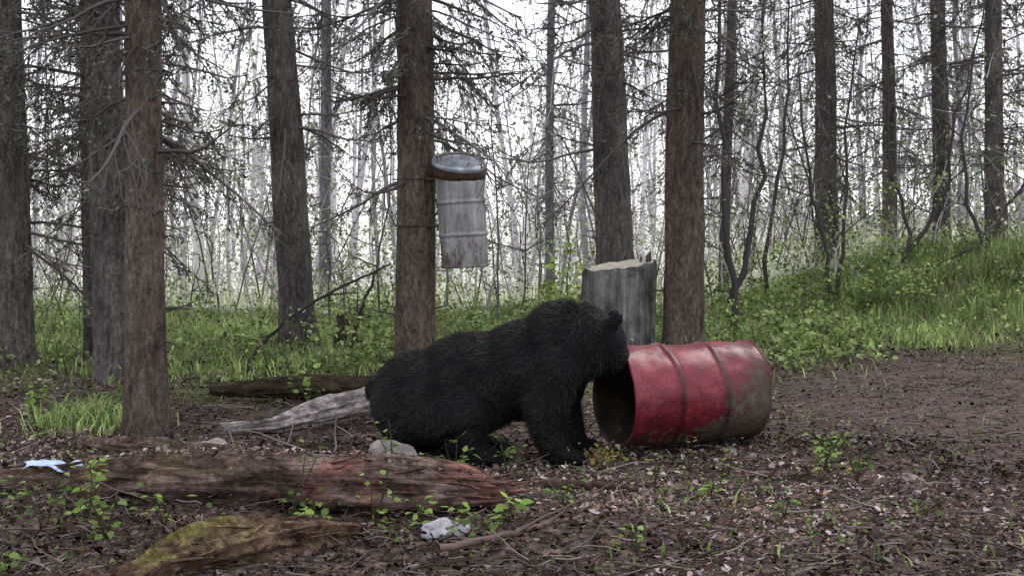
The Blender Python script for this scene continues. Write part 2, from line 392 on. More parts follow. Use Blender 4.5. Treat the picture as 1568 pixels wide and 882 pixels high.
# ------------------------------------------------------------------ grass
gr=Acc()
def clump(x,y,f=1.0):
    return sstep(-.3,.8,np.sin(2.1*x*f+1.3*np.sin(1.7*y))+np.sin(2.7*y*f+1.1*x)+.6*np.sin(6.1*x+y)*np.sin(5*y-x)+.4*np.sin(13*x+3*y)*np.sin(11*y))
def grass(n, xr, yr, hr, cols, mask):
    x=rng.uniform(*xr,n); y=rng.uniform(*yr,n)
    keep=rng.random(n)<mask(x,y); x=x[keep];y=y[keep];n=len(x)
    h=rng.uniform(*hr,n)*(.6+.5*clump(x,y,1.7)); a=rng.uniform(0,6.28,n)
    B=np.stack([x,y,H(x,y)-.01],1); lean=np.stack([np.cos(a),np.sin(a),0*a],1)*(h*rng.uniform(.2,1.2,n))[:,None]
    side=np.stack([-np.sin(a),np.cos(a),0*a],1)*rng.uniform(.003,.009,(n,1))
    M=B+lean*.35+np.array([0,0,1])*h[:,None]*.65; T=B+lean+np.array([0,0,1])*h[:,None]*.9
    V=np.stack([B-side,B+side,M+side*.8,M-side*.8,T],1)
    b=np.arange(n)[:,None]*5
    c=pick(cols,n,.35)*(.70+.6*clump(x+3,y,.6))[:,None]
    gr.add(V.reshape(-1,3),f4=b+np.array([[0,1,2,3]]),f3=b+np.array([[3,2,4]]),col=np.repeat(c,5,axis=0))
greens=[(.25,.36,.11),(.33,.45,.15),(.40,.52,.20),(.16,.24,.08),(.43,.48,.24),(.28,.28,.17),(.12,.17,.06)]
grass(66000,(-7,3.2),(10.8,20),(.05,.24),greens,lambda x,y:sstep(10.6,12.8,y)*(.18+.82*clump(x,y))*(1-.9*sstep(1.2,2.6,x)*(1-sstep(13,14.5,y))))
grass(48000,(2.2,9.5),(13.5,20.5),(.05,.22),greens,lambda x,y:sstep(13.6,15,y)*(.15+.85*clump(x,y)))
grass(20000,(4.2,9.5),(14.3,19.5),(.12,.35),greens,lambda x,y:sstep(14.2,15.5,y)*(.3+.7*clump(x,y)))
grass(5000,(-3.2,-2.2),(8.4,9.9),(.06,.2),greens,lambda x,y:np.exp(-((x+2.75)**2/.06+(y-9.3)**2/.12)))
grass(14000,(-5,5),(5,11.5),(.03,.10),greens,lambda x,y:.2*clump(x,y,.8)*(1-pathmask(x,y)))
grass(1500,(1.5,5),(9,13.5),(.03,.10),greens,lambda x,y:.25*clump(x,y,1.4))
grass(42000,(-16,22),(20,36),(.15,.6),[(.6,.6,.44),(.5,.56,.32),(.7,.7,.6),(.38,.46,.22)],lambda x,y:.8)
gr.build('grass',M_leaf)

ug=Acc()
def leafcloud(n,xr,yr,h,mask,size,cols):
    x=rng.uniform(*xr,n);y=rng.uniform(*yr,n);k=rng.random(n)<mask(x,y);x=x[k];y=y[k];n=len(x)
    C=np.repeat(np.stack([x,y,H(x,y)],1),12,axis=0); hh=np.repeat(rng.uniform(.03,h,n)*rng.random(n),12); 
    C=C+rng.normal(size=C.shape)*np.array([.09,.09,.06]); C[:,2]+=hh+.03; m=len(C)
    U=norm(rng.normal(size=(m,3))*np.array([1,1,.5])+np.array([0,0,.15])); W=perp(U); s=rng.uniform(*size,(m,1))
    tone=np.repeat(rng.uniform(.35,1.2,n),12)[:,None]
    leaves(ug,C,U*s,W*s*.35,np.array([0,0,.004]),pick(cols,m,.3)*tone)
leafcloud(1600,(-7,3),(11.5,19.5),.6,lambda x,y:.2+.7*clump(x,y,1.3),(.03,.07),greens)
leafcloud(1500,(2,9.5),(14,20),.5,lambda x,y:.15+.7*clump(x,y,1.2),(.03,.065),greens)
leafcloud(160,(1.9,3.8),(12.8,15),.4,lambda x,y:.9,(.03,.07),greens)
leafcloud(120,(-1.4,0.2),(11.5,14),.5,lambda x,y:.9,(.03,.07),greens)
leafcloud(90,(.4,1.2),(16.5,18.5),1.3,lambda x,y:.9,(.04,.08),[(.4,.52,.13)])
leafcloud(240,(2.5,5),(16,19),1.7,lambda x,y:.9,(.04,.07),[(.32,.42,.14),(.2,.26,.1)])
leafcloud(160,(-2.4,-.4),(15,19),1.5,lambda x,y:.8,(.04,.07),[(.36,.44,.18),(.26,.33,.15)])
# low green patches on the near forest floor
leafcloud(130,(-3.2,1.6),(5.2,7.6),.08,lambda x,y:clump(x,y,1.1)*.8,(.015,.035),[(.18,.27,.08),(.13,.2,.06),(.26,.34,.13)])
leafcloud(60,(1.2,3.2),(6,8.5),.06,lambda x,y:clump(x,y,1.5)*.8,(.012,.03),[(.18,.27,.08),(.13,.2,.06)])
ug.build('undergrowth_foliage',M_leaf)

# ------------------------------------------------------------------ leaf litter and twigs
lt=Acc()
LC=[(.17,.13,.105),(.09,.07,.055),(.25,.20,.18),(.045,.035,.030),(.21,.14,.10),(.34,.29,.295),(.11,.085,.075),(.25,.20,.21),(.06,.045,.042),(.13,.085,.065),(.08,.06,.05)]
def litter(n,xr,yr,size,p=1,thin=.35):
    y=yr[0]+(yr[1]-yr[0])*rng.random(n)**p; x=rng.uniform(*xr,n)
    pm=pathmask(x,y); k=rng.random(n)>thin*pm; x=x[k]; y=y[k]; pm=pm[k]; n=len(x)
    C=np.stack([x,y,H(x,y)+rng.uniform(.002,.03,n)],1)
    U=norm(rng.normal(size=(n,3))*np.array([1,1,.35])); W=norm(np.cross(U,np.array([0,0,1.])+rng.normal(size=(n,3))*.5))
    s=rng.uniform(*size,(n,1))*(.6+.8*rng.random((n,1))**2)*(1-.35*pm[:,None])
    c=pick(LC,n,.35)
    patch=.42+.88*sstep(-.8,1.4,np.sin(1.3*x+.4)+np.sin(1.9*y+.7*x)+.8*np.sin(5*x+2*y)*np.sin(4*y))*(1-.35*pm)
    leaves(lt,C,U*s,W*s*rng.uniform(.25,.45,(n,1)),np.stack([0*x,0*x,rng.uniform(-.008,.012,n)],1),c*patch[:,None])
litter(30000,(-3.2,3.6),(4.6,8.5),(.014,.046))
litter(30000,(-5,6),(8,15),(.016,.05))
n=500; x=rng.uniform(-2.0,-.1,n); C=np.stack([x,6.66+rng.normal(0,.05,n),np.interp(x,[-2.05,-1.7,-1.2,-.6,-.25,-.05],[.21,.27,.275,.24,.19,.12])+.0*x],1)
U=norm(rng.normal(size=(n,3))*np.array([1,1,.2])); W=norm(np.cross(U,np.array([0,0,1.])+rng.normal(size=(n,3))*.4)); s=rng.uniform(.012,.035,(n,1))
leaves(lt,C,U*s,W*s*.4,np.array([0,0,.004]),pick(LC,n,.3))
lt.build('leaf_litter',M_litter)
tw=Acc()
n=2600; y=5+9*rng.random(n)**1.2; x=rng.uniform(-.5,.55,n)*y; a=rng.uniform(0,6.28,n)
P=curve_pts(np.stack([x,y,H(x,y)+.012],1),np.stack([np.cos(a),np.sin(a),rng.uniform(-.02,.15,n)],1),rng.uniform(.05,.36,n),5,np.zeros(n),np.zeros(n),.06)
tubes(tw,P,np.linspace(1,.5,5)[None]*rng.uniform(.002,.006,n)[:,None],4,pick([(.12,.10,.09),(.22,.19,.175),(.06,.05,.04)],n))
tw.build('fallen_twigs',M_twig)

# ------------------------------------------------------------------ logs
def mat_log(name,c0,c1,c2,moss=None,mx=None,red=None,rx=None):
    m,nt,out=newmat(name)
    v=coords(nt,(1.2,9,9)); n1=tex_noise(nt,v,3.2,10,.75)
    v2=coords(nt); n2=tex_noise(nt,v2,3.6,7,.7); n3=tex_noise(nt,v2,30,6,.7)
    a=ramp(nt,n1.outputs[0],[(.34,c0),(.5,c1),(.64,c2)])
    b=ramp(nt,n2.outputs[0],[(.38,(.38,.36,.35)),(.6,(1.25,1.2,1.18))])
    c=mix(nt,1.0,a.outputs[0],b.outputs[0],'MULTIPLY')
    px=nd(nt,'ShaderNodeSeparateXYZ'); nt.links.new(v2,px.inputs[0])
    gn=tex_noise(nt,v2,2.6,7,.75)
    if red:
        mr=nd(nt,'ShaderNodeMapRange'); nt.links.new(px.outputs[0],mr.inputs[0]); mr.inputs[1].default_value=rx[0]; mr.inputs[2].default_value=rx[1]; mr.inputs[3].default_value=-.08; mr.inputs[4].default_value=.04
        ad=nd(nt,'ShaderNodeMath'); nt.links.new(mr.outputs[0],ad.inputs[0]); nt.links.new(gn.outputs[0],ad.inputs[1])
        gk=ramp(nt,ad.outputs[0],[(.49,(0,0,0)),(.57,(1,1,1))])
        ra=ramp(nt,n1.outputs[0],[(.36,tuple(.25*k for k in red)),(.6,red)])
        c=mix(nt,gk.outputs[0],c,ra.outputs[0])
    if moss:
        geo=nd(nt,'ShaderNodeNewGeometry'); sx=nd(nt,'ShaderNodeSeparateXYZ'); nt.links.new(geo.outputs['Normal'],sx.inputs[0])
        mr=nd(nt,'ShaderNodeMapRange'); nt.links.new(px.outputs[0],mr.inputs[0]); mr.inputs[1].default_value=mx[0]; mr.inputs[2].default_value=mx[1]
        mu=nd(nt,'ShaderNodeMath',operation='MULTIPLY'); nt.links.new(sx.outputs[2],mu.inputs[0]); nt.links.new(mr.outputs[0],mu.inputs[1])
        mm=nd(nt,'ShaderNodeMath',operation='MULTIPLY',use_clamp=True); nt.links.new(mu.outputs[0],mm.inputs[0])
        rr=ramp(nt,n2.outputs[0],[(.46,(0,0,0)),(.58,(.9,.9,.9))]); nt.links.new(rr.outputs[0],mm.inputs[1])
        mc=ramp(nt,n3.outputs[0],[(.3,tuple(.35*k for k in moss)),(.7,moss)])
        c=mix(nt,mm.outputs[0],c,mc.outputs[0])
    n3r=ramp(nt,n3.outputs[0],[(.35,(.5,.5,.5)),(.65,(1.4,1.4,1.4))]); c=mix(nt,.8,c,n3r.outputs[0],'MULTIPLY')
    h=mix(nt,.5,n1.outputs[0],n3.outputs[0])
    principled(nt,out,c,.9,h,.06,1,spec=.1); return m
def log(name,pts,mat,seed=0,sides=48,rings=130,rough=.16,splinter=0,chip=0,slen=(.12,.35),shreds=0):
    pts=np.array(pts,float); t=np.linspace(0,1,len(pts)); tt=np.linspace(0,1,rings)
    Q=np.stack([np.interp(tt,t,pts[:,i]) for i in range(4)],1)
    for _ in range(12): Q[1:-1]=(Q[:-2]+2*Q[1:-1]+Q[2:])/4
    P=Q[:,:3]; R=Q[:,3]; T=norm(np.gradient(P,axis=0)); A=norm(np.cross(T,[0,0,1.])); B=np.cross(T,A)
    L=np.concatenate([[0],np.cumsum(np.linalg.norm(np.diff(P,axis=0),axis=1))])
    V=np.zeros((rings+2,sides,3))
    for i in range(rings):
        for k in range(sides):
            an=2*math.pi*k/sides; ca,sa=math.cos(an),math.sin(an)
            ns=noise.noise(Vector((ca*1.5+seed,sa*1.5,L[i]*1.6)))*rough*1.6+noise.noise(Vector((ca*5+seed,sa*5,L[i]*2.2)))*rough+noise.noise(Vector((ca*12,sa*12,L[i]*9)))*rough*.6
            ch=noise.noise(Vector((ca*2.2+seed*3,sa*2.2,L[i]*2.4+5)))
            if ch>.12: ns-=chip*min(1,(ch-.12)*14)*(.7+.6*noise.noise(Vector((ca*9,sa*9,L[i]*3))))
            q=R[i]*(1+ns)
            V[i+1,k]=P[i]+q*(A[i]*ca+B[i]*sa)
    V[0]=V[1]*.15+P[0]*.85; V[-1]=V[-2]*.15+P[-1]*.85
    V[0]+=T[0]*.02; V[-1]-=T[-1]*.03
    for e_ in (1,2,rings,rings-1):
        V[e_]+=np.array([T[min(e_,rings-1)]*noise.noise(Vector((k*.9+seed,e_,0)))*.07 for k in range(sides)])
    idx=np.arange((rings+2)*sides).reshape(rings+2,sides)
    f=np.stack([idx[:-1],np.roll(idx[:-1],-1,1),np.roll(idx[1:],-1,1),idx[1:]],-1).reshape(-1,4)
    acc=Acc(); acc.add(V.reshape(-1,3),f4=f)
    if splinter:
        n=splinter; E=P[-3]+rng.normal(size=(n,3))*R[-3]*.55; E-=T[-1]*rng.uniform(.05,.35,(n,1))
        D=norm(T[-1]+rng.normal(size=(n,3))*.16)
        tubes(acc,curve_pts(E,D,rng.uniform(*slen,n),4,np.zeros(n),np.zeros(n),.02),np.array([[.020,.017,.011,.003]])*rng.uniform(.4,1.3,(n,1)),5,(1,1,1))
    if shreds:
        i=rng.integers(4,rings-4,shreds); k=rng.integers(0,sides,shreds); S=V[i+1,k]-(V[i+1,k]-P[i])*.06; D=norm(T[i]*rng.choice([-1,1],shreds)[:,None]+rng.normal(size=(shreds,3))*.12+(V[i+1,k]-P[i])*1.2)
        tubes(acc,curve_pts(S,D,rng.uniform(.05,.22,shreds),4,np.zeros(shreds),np.zeros(shreds),.03),np.array([[.008,.008,.006,.002]])*rng.uniform(.4,1.3,(shreds,1)),4,(1,1,1))
    return acc.build(name,mat,smooth=True)
M_log=mat_log('rotten_wood',(.035,.025,.020),(.18,.13,.11),(.40,.32,.29),(.24,.20,.07),(-1.1,-1.8),red=(.38,.19,.155),rx=(-1.3,-.1))
M_logp=mat_log('bleached_wood',(.16,.15,.14),(.52,.49,.48),(.80,.78,.78))
M_logd=mat_log('mossy_dark_wood',(.02,.016,.012),(.06,.05,.035),(.11,.10,.06))
M_logm=mat_log('mossy_wood',(.035,.022,.016),(.16,.105,.075),(.32,.23,.17),(.28,.29,.06),(-.95,-1.3))
M_logb=mat_log('brown_wood',(.05,.03,.02),(.17,.125,.10),(.34,.27,.24))
log('fallen_log',[(-2.05,6.74,.10,.11),(-1.7,6.68,.12,.14),(-1.2,6.65,.11,.15),(-.6,6.62,.10,.13),(-.25,6.62,.08,.105),(-.04,6.65,.05,.06)],M_log,1,splinter=60,rough=.2,chip=.30,shreds=160,slen=(.1,.28))
log('fallen_log',[(-2.9,7.1,.03,.05),(-2.4,7.0,.05,.08),(-1.9,6.85,.07,.08)],M_logb,2,rings=50,splinter=5,chip=.2)
log('fallen_log',[(-1.82,8.75,.05,.035),(-1.5,8.85,.06,.05),(-1.25,9.0,.12,.075),(-.85,9.2,.2,.085),(-.6,9.3,.22,.085)],M_logp,3,rough=.24,chip=.3)
log('fallen_log',[(-2.3,10.7,.06,.05),(-1.6,10.6,.08,.09),(-.9,10.6,.08,.09),(-.2,10.7,.06,.07)],M_logd,4,chip=.2)
log('fallen_log',[(-1.6,5.05,-.02,.06),(-1.25,5.45,.03,.115),(-1.0,5.75,.045,.11),(-.68,6.05,.0,.06)],M_logm,5,rings=90,rough=.3,chip=.4,shreds=50)
log('fallen_log',[(-2.6,8.4,.03,.03),(-2.2,8.0,.05,.06),(-1.7,7.9,.04,.05),(-1.5,7.95,.03,.02)],M_logb,6,rings=50,chip=.3,rough=.3)
log('fallen_log',[(-1.1,7.25,.0,.05),(-.7,7.2,.02,.07),(-.2,7.2,.0,.05)],M_logb,7,rings=50,chip=.3,rough=.3,splinter=12)
m_bl,nt,out=newmat('blue_plastic'); n=tex_noise(nt,coords(nt),9,5); r=ramp(nt,n.outputs[0],[(.35,(.18,.28,.50)),(.6,(.50,.60,.78))]); principled(nt,out,r.outputs[0],.5,n.outputs[0],.01)
bl=Acc(); uu,vv=np.meshgrid(np.linspace(0,1,24),np.linspace(0,1,10)); 
zz=.135+.012*np.sin(uu*9)+.014*np.sin(vv*7+uu*5)+.006*np.sin(uu*23); Vb=np.stack([-2.42+.42*uu+.02*np.sin(vv*9),6.88+.14*vv+.02*np.sin(uu*11),zz+.03*(1-np.abs(vv-.5)*2)],-1)
ib=np.arange(240).reshape(10,24); bl.add(Vb.reshape(-1,3),f4=np.stack([ib[:-1,:-1],ib[:-1,1:],ib[1:,1:],ib[1:,:-1]],-1).reshape(-1,4)); bl.build('blue_plastic_scrap',m_bl,smooth=True)
def limb(name,pts,r0,r1,col,K=24,side=0):
    pts=np.array(pts,float); t=np.linspace(0,1,len(pts)); tt=np.linspace(0,1,K)
    P=np.stack([np.interp(tt,t,pts[:,i]) for i in range(3)],1)
    for _ in range(3): P[1:-1]=(P[:-2]+2*P[1:-1]+P[2:])/4
    P+=rng.normal(size=P.shape)*r0*.25
    acc=Acc(); tubes(acc,P[None],np.linspace(r0,r1,K)[None],8,col)
    if side:
        S=P[rng.integers(4,K-2,side)]; D=norm(rng.normal(size=(side,3))+np.array([0,0,.5]))
        tubes(acc,curve_pts(S,D,rng.uniform(.1,.5,side),5,np.zeros(side),np.zeros(side),.05),np.linspace(r1,.002,5)[None]*np.ones((side,1)),4,col)
    return acc.build(name,M_twig,smooth=True)
limb('fallen_branch',[(-2.34,12.3,0),(-2.25,12.3,.2),(-2.0,12.3,.45),(-1.62,12.2,.7),(-1.25,12.1,.86),(-1.03,12,.97)],.02,.008,(.06,.055,.05),side=6)
limb('fallen_branch',[(-1.55,13.5,0),(-1.5,13.5,.35),(-1.4,13.5,.6),(-1.3,13.5,.85)],.025,.01,(.05,.045,.04),side=4)
limb('fallen_branch',[(.1,7.0,.03),(.35,6.98,.05),(.62,6.95,.03)],.026,.012,(.06,.045,.035),side=0)
limb('fallen_branch',[(-.3,5.7,.02),(.1,6.0,.05),(.45,6.35,.04),(.8,6.6,.03)],.018,.008,(.14,.10,.085),side=5)
limb('fallen_branch',[(5.0,17.5,.5),(5.2,17.4,.72),(5.6,17.2,.95)],.03,.01,(.05,.045,.04),side=5)
limb('fallen_branch',[(-1.9,7.75,.05),(-1.4,7.6,.08),(-.9,7.7,.06)],.02,.008,(.2,.16,.14),side=6)
log('broken_snag',[(-1.72,14.2,-.05,.10),(-1.72,14.2,.12,.09),(-1.70,14.2,.25,.07),(-1.73,14.2,.36,.03)],M_logd,9,rings=24)

# ------------------------------------------------------------------ stump
def stump(x,y,r,h):
    m,nt,out=newmat('weathered_stump')
    v=coords(nt,(9,9,.9)); n1=tex_noise(nt,v,2.2,10,.7); v2=coords(nt); n2=tex_noise(nt,v2,6,7,.7)
    a=ramp(nt,n1.outputs[0],[(.3,(.05,.047,.045)),(.5,(.20,.195,.19)),(.7,(.38,.37,.36))])
    b=ramp(nt,n2.outputs[0],[(.38,(.4,.4,.38)),(.6,(1.15,1.15,1.15))])
    c=mix(nt,1,a.outputs[0],b.outputs[0],'MULTIPLY'); principled(nt,out,c,.9,n1.outputs[0],.05,1,spec=.1)
    m2,nt,out=newmat('cut_wood'); v=coords(nt); n=tex_noise(nt,v,16,6); a=ramp(nt,n.outputs[0],[(.3,(.3,.27,.22)),(.7,(.6,.56,.48))]); principled(nt,out,a.outputs[0],.9)
    bm=bmesh.new(); S=72; z0=float(H(x,y))-.1; rings=[]
    for i,f in enumerate(np.linspace(0,1,26)):
        ring=[]
        for k in range(S):
            a=2*math.pi*k/S; z=z0+(h-z0)*f
            q=r*(1+.22*math.exp(-f*6)+.12*noise.noise(Vector((math.cos(a)*2,math.sin(a)*2,f*.8)))+.10*noise.noise(Vector((math.cos(a)*7,math.sin(a)*7,f*1.5))))
            if f==1: q*=.975
            dz=f*f*(.045*math.cos(a)+.02*math.sin(a)+.03*noise.noise(Vector((a*3,0,9))))
            ring.append(bm.verts.new((x+q*math.cos(a),y+q*math.sin(a),z+dz)))
        rings.append(ring)
    for a,b in zip(rings[:-1],rings[1:]):
        for k in range(S): bm.faces.new((a[k],a[(k+1)%S],b[(k+1)%S],b[k])).smooth=True
    bm.faces.new(rings[-1]).material_index=1
    sx=x+r*.82; 
    for (w,hh,ox,oy) in ((.04,.11,0,-.05),(.02,.08,-.07,-.02)):
        vs=[bm.verts.new((sx+ox+dx*w,y+oy+dy*w*.6,h-.1)) for dx,dy in ((-1,-1),(1,-1),(1,1),(-1,1))]
        vt=[bm.verts.new((sx+ox+dx*w*.6,y+oy+dy*w*.3,h+hh+.02*dx)) for dx,dy in ((-1,-1),(1,-1),(1,1),(-1,1))]
        for k in range(4): bm.faces.new((vs[k],vs[(k+1)%4],vt[(k+1)%4],vt[k]))
        bm.faces.new(vt)
    me=bpy.data.meshes.new('tree_stump'); bm.to_mesh(me); me.materials.append(m); me.materials.append(m2)
    o=bpy.data.objects.new('tree_stump',me); scene.collection.objects.link(o)
stump(1.02,13.35,.33,.91)

# ------------------------------------------------------------------ rocks
def rock(x,y,s,col,seed,z=0):
    bm=bmesh.new(); bmesh.ops.create_icosphere(bm,subdivisions=4,radius=1)
    for v in bm.verts:
        p=v.co.copy(); n=1+.35*noise.noise(p*1.3+Vector((seed,0,0)))+.12*noise.noise(p*4+Vector((0,seed,0)))
        v.co=Vector((p.x*s[0],p.y*s[1],max(p.z,-.6)*s[2]))*n
    for f in bm.faces: f.smooth=True
    me=bpy.data.meshes.new('rock'); bm.to_mesh(me); o=bpy.data.objects.new('rock',me); scene.collection.objects.link(o)
    o.location=(x,y,float(H(x,y))+s[2]*.3+z)
    m,nt,out=newmat('rock'); n=tex_noise(nt,coords(nt),14,8,.7); r=ramp(nt,n.outputs[0],[(.3,tuple(c*.35 for c in col)),(.6,col)])
    principled(nt,out,r.outputs[0],.85,n.outputs[0],.02,1); me.materials.append(m)
rock(-.30,6.05,(.105,.06,.055),(.56,.55,.60),1)
rock(-.66,7.48,(.15,.10,.15),(.32,.29,.27),2)
rock(-1.75,8.2,(.10,.07,.06),(.38,.34,.31),3)
rock(2.05,7.2,(.06,.05,.03),(.26,.22,.2),6)

# ------------------------------------------------------------------ drums
def drum(name,R,L,ribs,mat,matin,open_end=True,dent=.006,seed=0,S=96):
    prof=[]
    for xx in np.linspace(0,L,121):
        r=R
        for rb in ribs: r+=.013*math.exp(-((xx-rb)/.012)**2)-.004*math.exp(-((xx-rb)/.03)**2)
        e=min(xx,L-xx)
        if e<.014: r+=.010*math.sqrt(max(0,1-(e/.014-.5)**2*4))
        prof.append((xx,r))
    bm=bmesh.new(); rings=[]
    def ring(xx,r,d=True):
        o=[]
        for k in range(S):
            a=2*math.pi*k/S; q=r
            if d: q+=dent*noise.noise(Vector((xx*4+seed,math.cos(a)*1.5,math.sin(a)*1.5)))*2+dent*.6*noise.noise(Vector((xx*13+seed,math.cos(a)*4,math.sin(a)*4)))
            o.append(bm.verts.new((xx,q*math.cos(a),q*math.sin(a))))
        return o
    for p in prof: rings.append(ring(*p))
    def skin(a,b,mi=0):
        for k in range(S):
            f=bm.faces.new((a[k],a[(k+1)%S],b[(k+1)%S],b[k])); f.smooth=True; f.material_index=mi
    for a,b in zip(rings[:-1],rings[1:]): skin(a,b)
    a=rings[-1]; b=ring(L-.001,R-.008); skin(a,b); c=ring(L-.022,R-.013); skin(b,c); d=ring(L-.022,R*.55,False); skin(c,d); e=ring(L-.017,.01,False); skin(d,e); bm.faces.new(e)
    if open_end:
        # the inner wall follows the dents of the outer shell ring by ring
        b=ring(.001,R-.006); skin(b,rings[0]); prev=b
        for xx in np.linspace(.012,L-.045,60):
            c=ring(float(xx),R-.014); skin(c,prev,1); prev=c
        e=ring(L-.045,.01,False); skin(e,prev,1); bm.faces.new(e[::-1]).material_index=1
    else:
        b=ring(.001,R-.008); skin(b,rings[0]); c=ring(.022,R-.013); skin(c,b); d=ring(.022,.01,False); skin(d,c); bm.faces.new(d[::-1])
    me=bpy.data.meshes.new(name); bmesh.ops.recalc_face_normals(bm,faces=bm.faces); bm.to_mesh(me)
    me.materials.append(mat); me.materials.append(matin)
    o=bpy.data.objects.new(name,me); scene.collection.objects.link(o); return o
def mat_paint():
    m,nt,out=newmat('red_drum_paint')
    v=coords(nt); sx=nd(nt,'ShaderNodeSeparateXYZ'); nt.links.new(v,sx.inputs[0])
    n1=tex_noise(nt,v,5,9,.68); n2=tex_noise(nt,v,26,8,.75); n4=tex_noise(nt,v,60,6,.7); n6=tex_noise(nt,v,8,9,.75)
    red=ramp(nt,n1.outputs[0],[(.3,(.10,.008,.018)),(.55,(.21,.016,.032)),(.75,(.30,.05,.075))])
    rust=ramp(nt,n2.outputs[0],[(.3,(.03,.022,.016)),(.6,(.095,.075,.055)),(.8,(.19,.17,.13))])
    mr=nd(nt,'ShaderNodeMapRange'); nt.links.new(sx.outputs[0],mr.inputs[0]); mr.inputs[1].default_value=.40; mr.inputs[2].default_value=.85; mr.inputs[3].default_value=-.06; mr.inputs[4].default_value=.17
    mz=nd(nt,'ShaderNodeMapRange'); nt.links.new(sx.outputs[2],mz.inputs[0]); mz.inputs[1].default_value=.28; mz.inputs[2].default_value=-.27; mz.inputs[3].default_value=-.17; mz.inputs[4].default_value=.14
    ad=nd(nt,'ShaderNodeMath'); nt.links.new(mr.outputs[0],ad.inputs[0]); nt.links.new(mz.outputs[0],ad.inputs[1])
    nm=mix(nt,.5,n6.outputs[0],n2.outputs[0])
    ad2=nd(nt,'ShaderNodeMath'); nt.links.new(ad.outputs[0],ad2.inputs[0]); nt.links.new(nm,ad2.inputs[1])
    mk=ramp(nt,ad2.outputs[0],[(.545,(0,0,0)),(.60,(1,1,1))])
    dirt=ramp(nt,ad2.outputs[0],[(.38,(1,1,1)),(.56,(.42,.36,.34))])
    c=mix(nt,1.0,red.outputs[0],dirt.outputs[0],'MULTIPLY')
    sp=ramp(nt,n4.outputs[0],[(.38,(.5,.5,.5)),(.55,(1.1,1.1,1.1))]); c=mix(nt,.8,c,sp.outputs[0],'MULTIPLY')
    c=mix(nt,mk.outputs[0],c,rust.outputs[0])
    for rb in (.295,.585):
        s=nd(nt,'ShaderNodeMath',operation='SUBTRACT'); nt.links.new(sx.outputs[0],s.inputs[0]); s.inputs[1].default_value=rb+.012
        ab=nd(nt,'ShaderNodeMath',operation='ABSOLUTE'); nt.links.new(s.outputs[0],ab.inputs[0])
        r=ramp(nt,ab.outputs[0],[(0,(.12,.09,.09)),(.032,(1,1,1))])
        c=mix(nt,.9,c,r.outputs[0],'MULTIPLY')
    sc=ramp(nt,tex_noise(nt,coords(nt,(1.4,2.2,1)),11,10,.8).outputs[0],[(.60,(0,0,0)),(.66,(1,1,1))])
    c=mix(nt,sc.outputs[0],c,(.05,.032,.028))
    rg=mix(nt,mk.outputs[0],ramp(nt,n1.outputs[0],[(.35,(.27,.27,.27)),(.65,(.5,.5,.5))]).outputs[0],(.8,.8,.8))
    principled(nt,out,c,rg,n2.outputs[0],.005,.8,spec=.42); return m
m_in,nt,out=newmat('drum_inside'); n=tex_noise(nt,coords(nt),7,7,.7); r=ramp(nt,n.outputs[0],[(.35,(.010,.008,.007)),(.6,(.04,.034,.026)),(.75,(.2,.17,.13))]); principled(nt,out,r.outputs[0],.8,n.outputs[0],.01)
d=drum('red_barrel',.288,.89,(.295,.585),mat_paint(),m_in,seed=3,dent=.009)
d.location=(.585,8.08,.335); d.rotation_euler=(0,math.radians(-.8),math.atan2(.33,.83))
ba=Acc(); n=300
C=np.stack([rng.normal(.50,.06,n),rng.normal(7.90,.07,n),np.abs(rng.normal(0,.03,n))],1); C[:,2]+=H(C[:,0],C[:,1])+.01
U=rand_unit(n)*rng.uniform(.015,.045,(n,1)); W=perp(U)*rng.uniform(.01,.022,(n,1))
leaves(ba,C,U,W,np.array([0,0,.008]),pick([(.34,.30,.09),(.34,.29,.18),(.20,.05,.04),(.22,.28,.07),(.4,.36,.27),(.12,.09,.05),(.3,.27,.08)],n))
ba.build('bait_scraps',M_litter)

e=bpy.data.objects.new('hanging_barrel',None); scene.collection.objects.link(e)
m,nt,out=newmat('galvanised_drum')
v=coords(nt); n1=tex_noise(nt,v,6,8,.7); n2=tex_noise(nt,coords(nt,(.45,1,1)),13,9,.78); sx=nd(nt,'ShaderNodeSeparateXYZ'); nt.links.new(v,sx.inputs[0])
a=ramp(nt,n1.outputs[0],[(.3,(.17,.175,.175)),(.55,(.29,.295,.295)),(.8,(.42,.42,.41))])
mr=nd(nt,'ShaderNodeMapRange'); nt.links.new(sx.outputs[0],mr.inputs[0]); mr.inputs[1].default_value=.3; mr.inputs[2].default_value=0; mr.inputs[3].default_value=0; mr.inputs[4].default_value=.14
ad=nd(nt,'ShaderNodeMath'); nt.links.new(mr.outputs[0],ad.inputs[0]); nt.links.new(n2.outputs[0],ad.inputs[1])
k=ramp(nt,ad.outputs[0],[(.55,(0,0,0)),(.68,(1,1,1))]); c=mix(nt,k.outputs[0],a.outputs[0],(.07,.05,.04))
n5=tex_noise(nt,coords(nt,(.25,6,6)),5,6,.7); r5=ramp(nt,n5.outputs[0],[(.35,(.5,.47,.44)),(.6,(1.1,1.1,1.1))]); c=mix(nt,.9,c,r5.outputs[0],'MULTIPLY')
principled(nt,out,c,.5,n1.outputs[0],.004,.6,metal=.0,spec=.5); M_galv=m
m,nt,out=newmat('rusty_band'); n=tex_noise(nt,coords(nt),20,6); r=ramp(nt,n.outputs[0],[(.3,(.02,.012,.009)),(.7,(.08,.045,.03))]); principled(nt,out,r.outputs[0],.8,n.outputs[0],.005); M_rust=m
m,nt,out=newmat('galvanised_lid'); n=tex_noise(nt,coords(nt),9,7); r=ramp(nt,n.outputs[0],[(.3,(.15,.17,.21)),(.55,(.40,.43,.47)),(.72,(.65,.67,.70))]); principled(nt,out,r.outputs[0],.35,n.outputs[0],.006,metal=.4); M_lid=m
hb=drum('drum_body',.185,.74,(.25,.50),M_galv,m_in,open_end=False,dent=.005,seed=9)
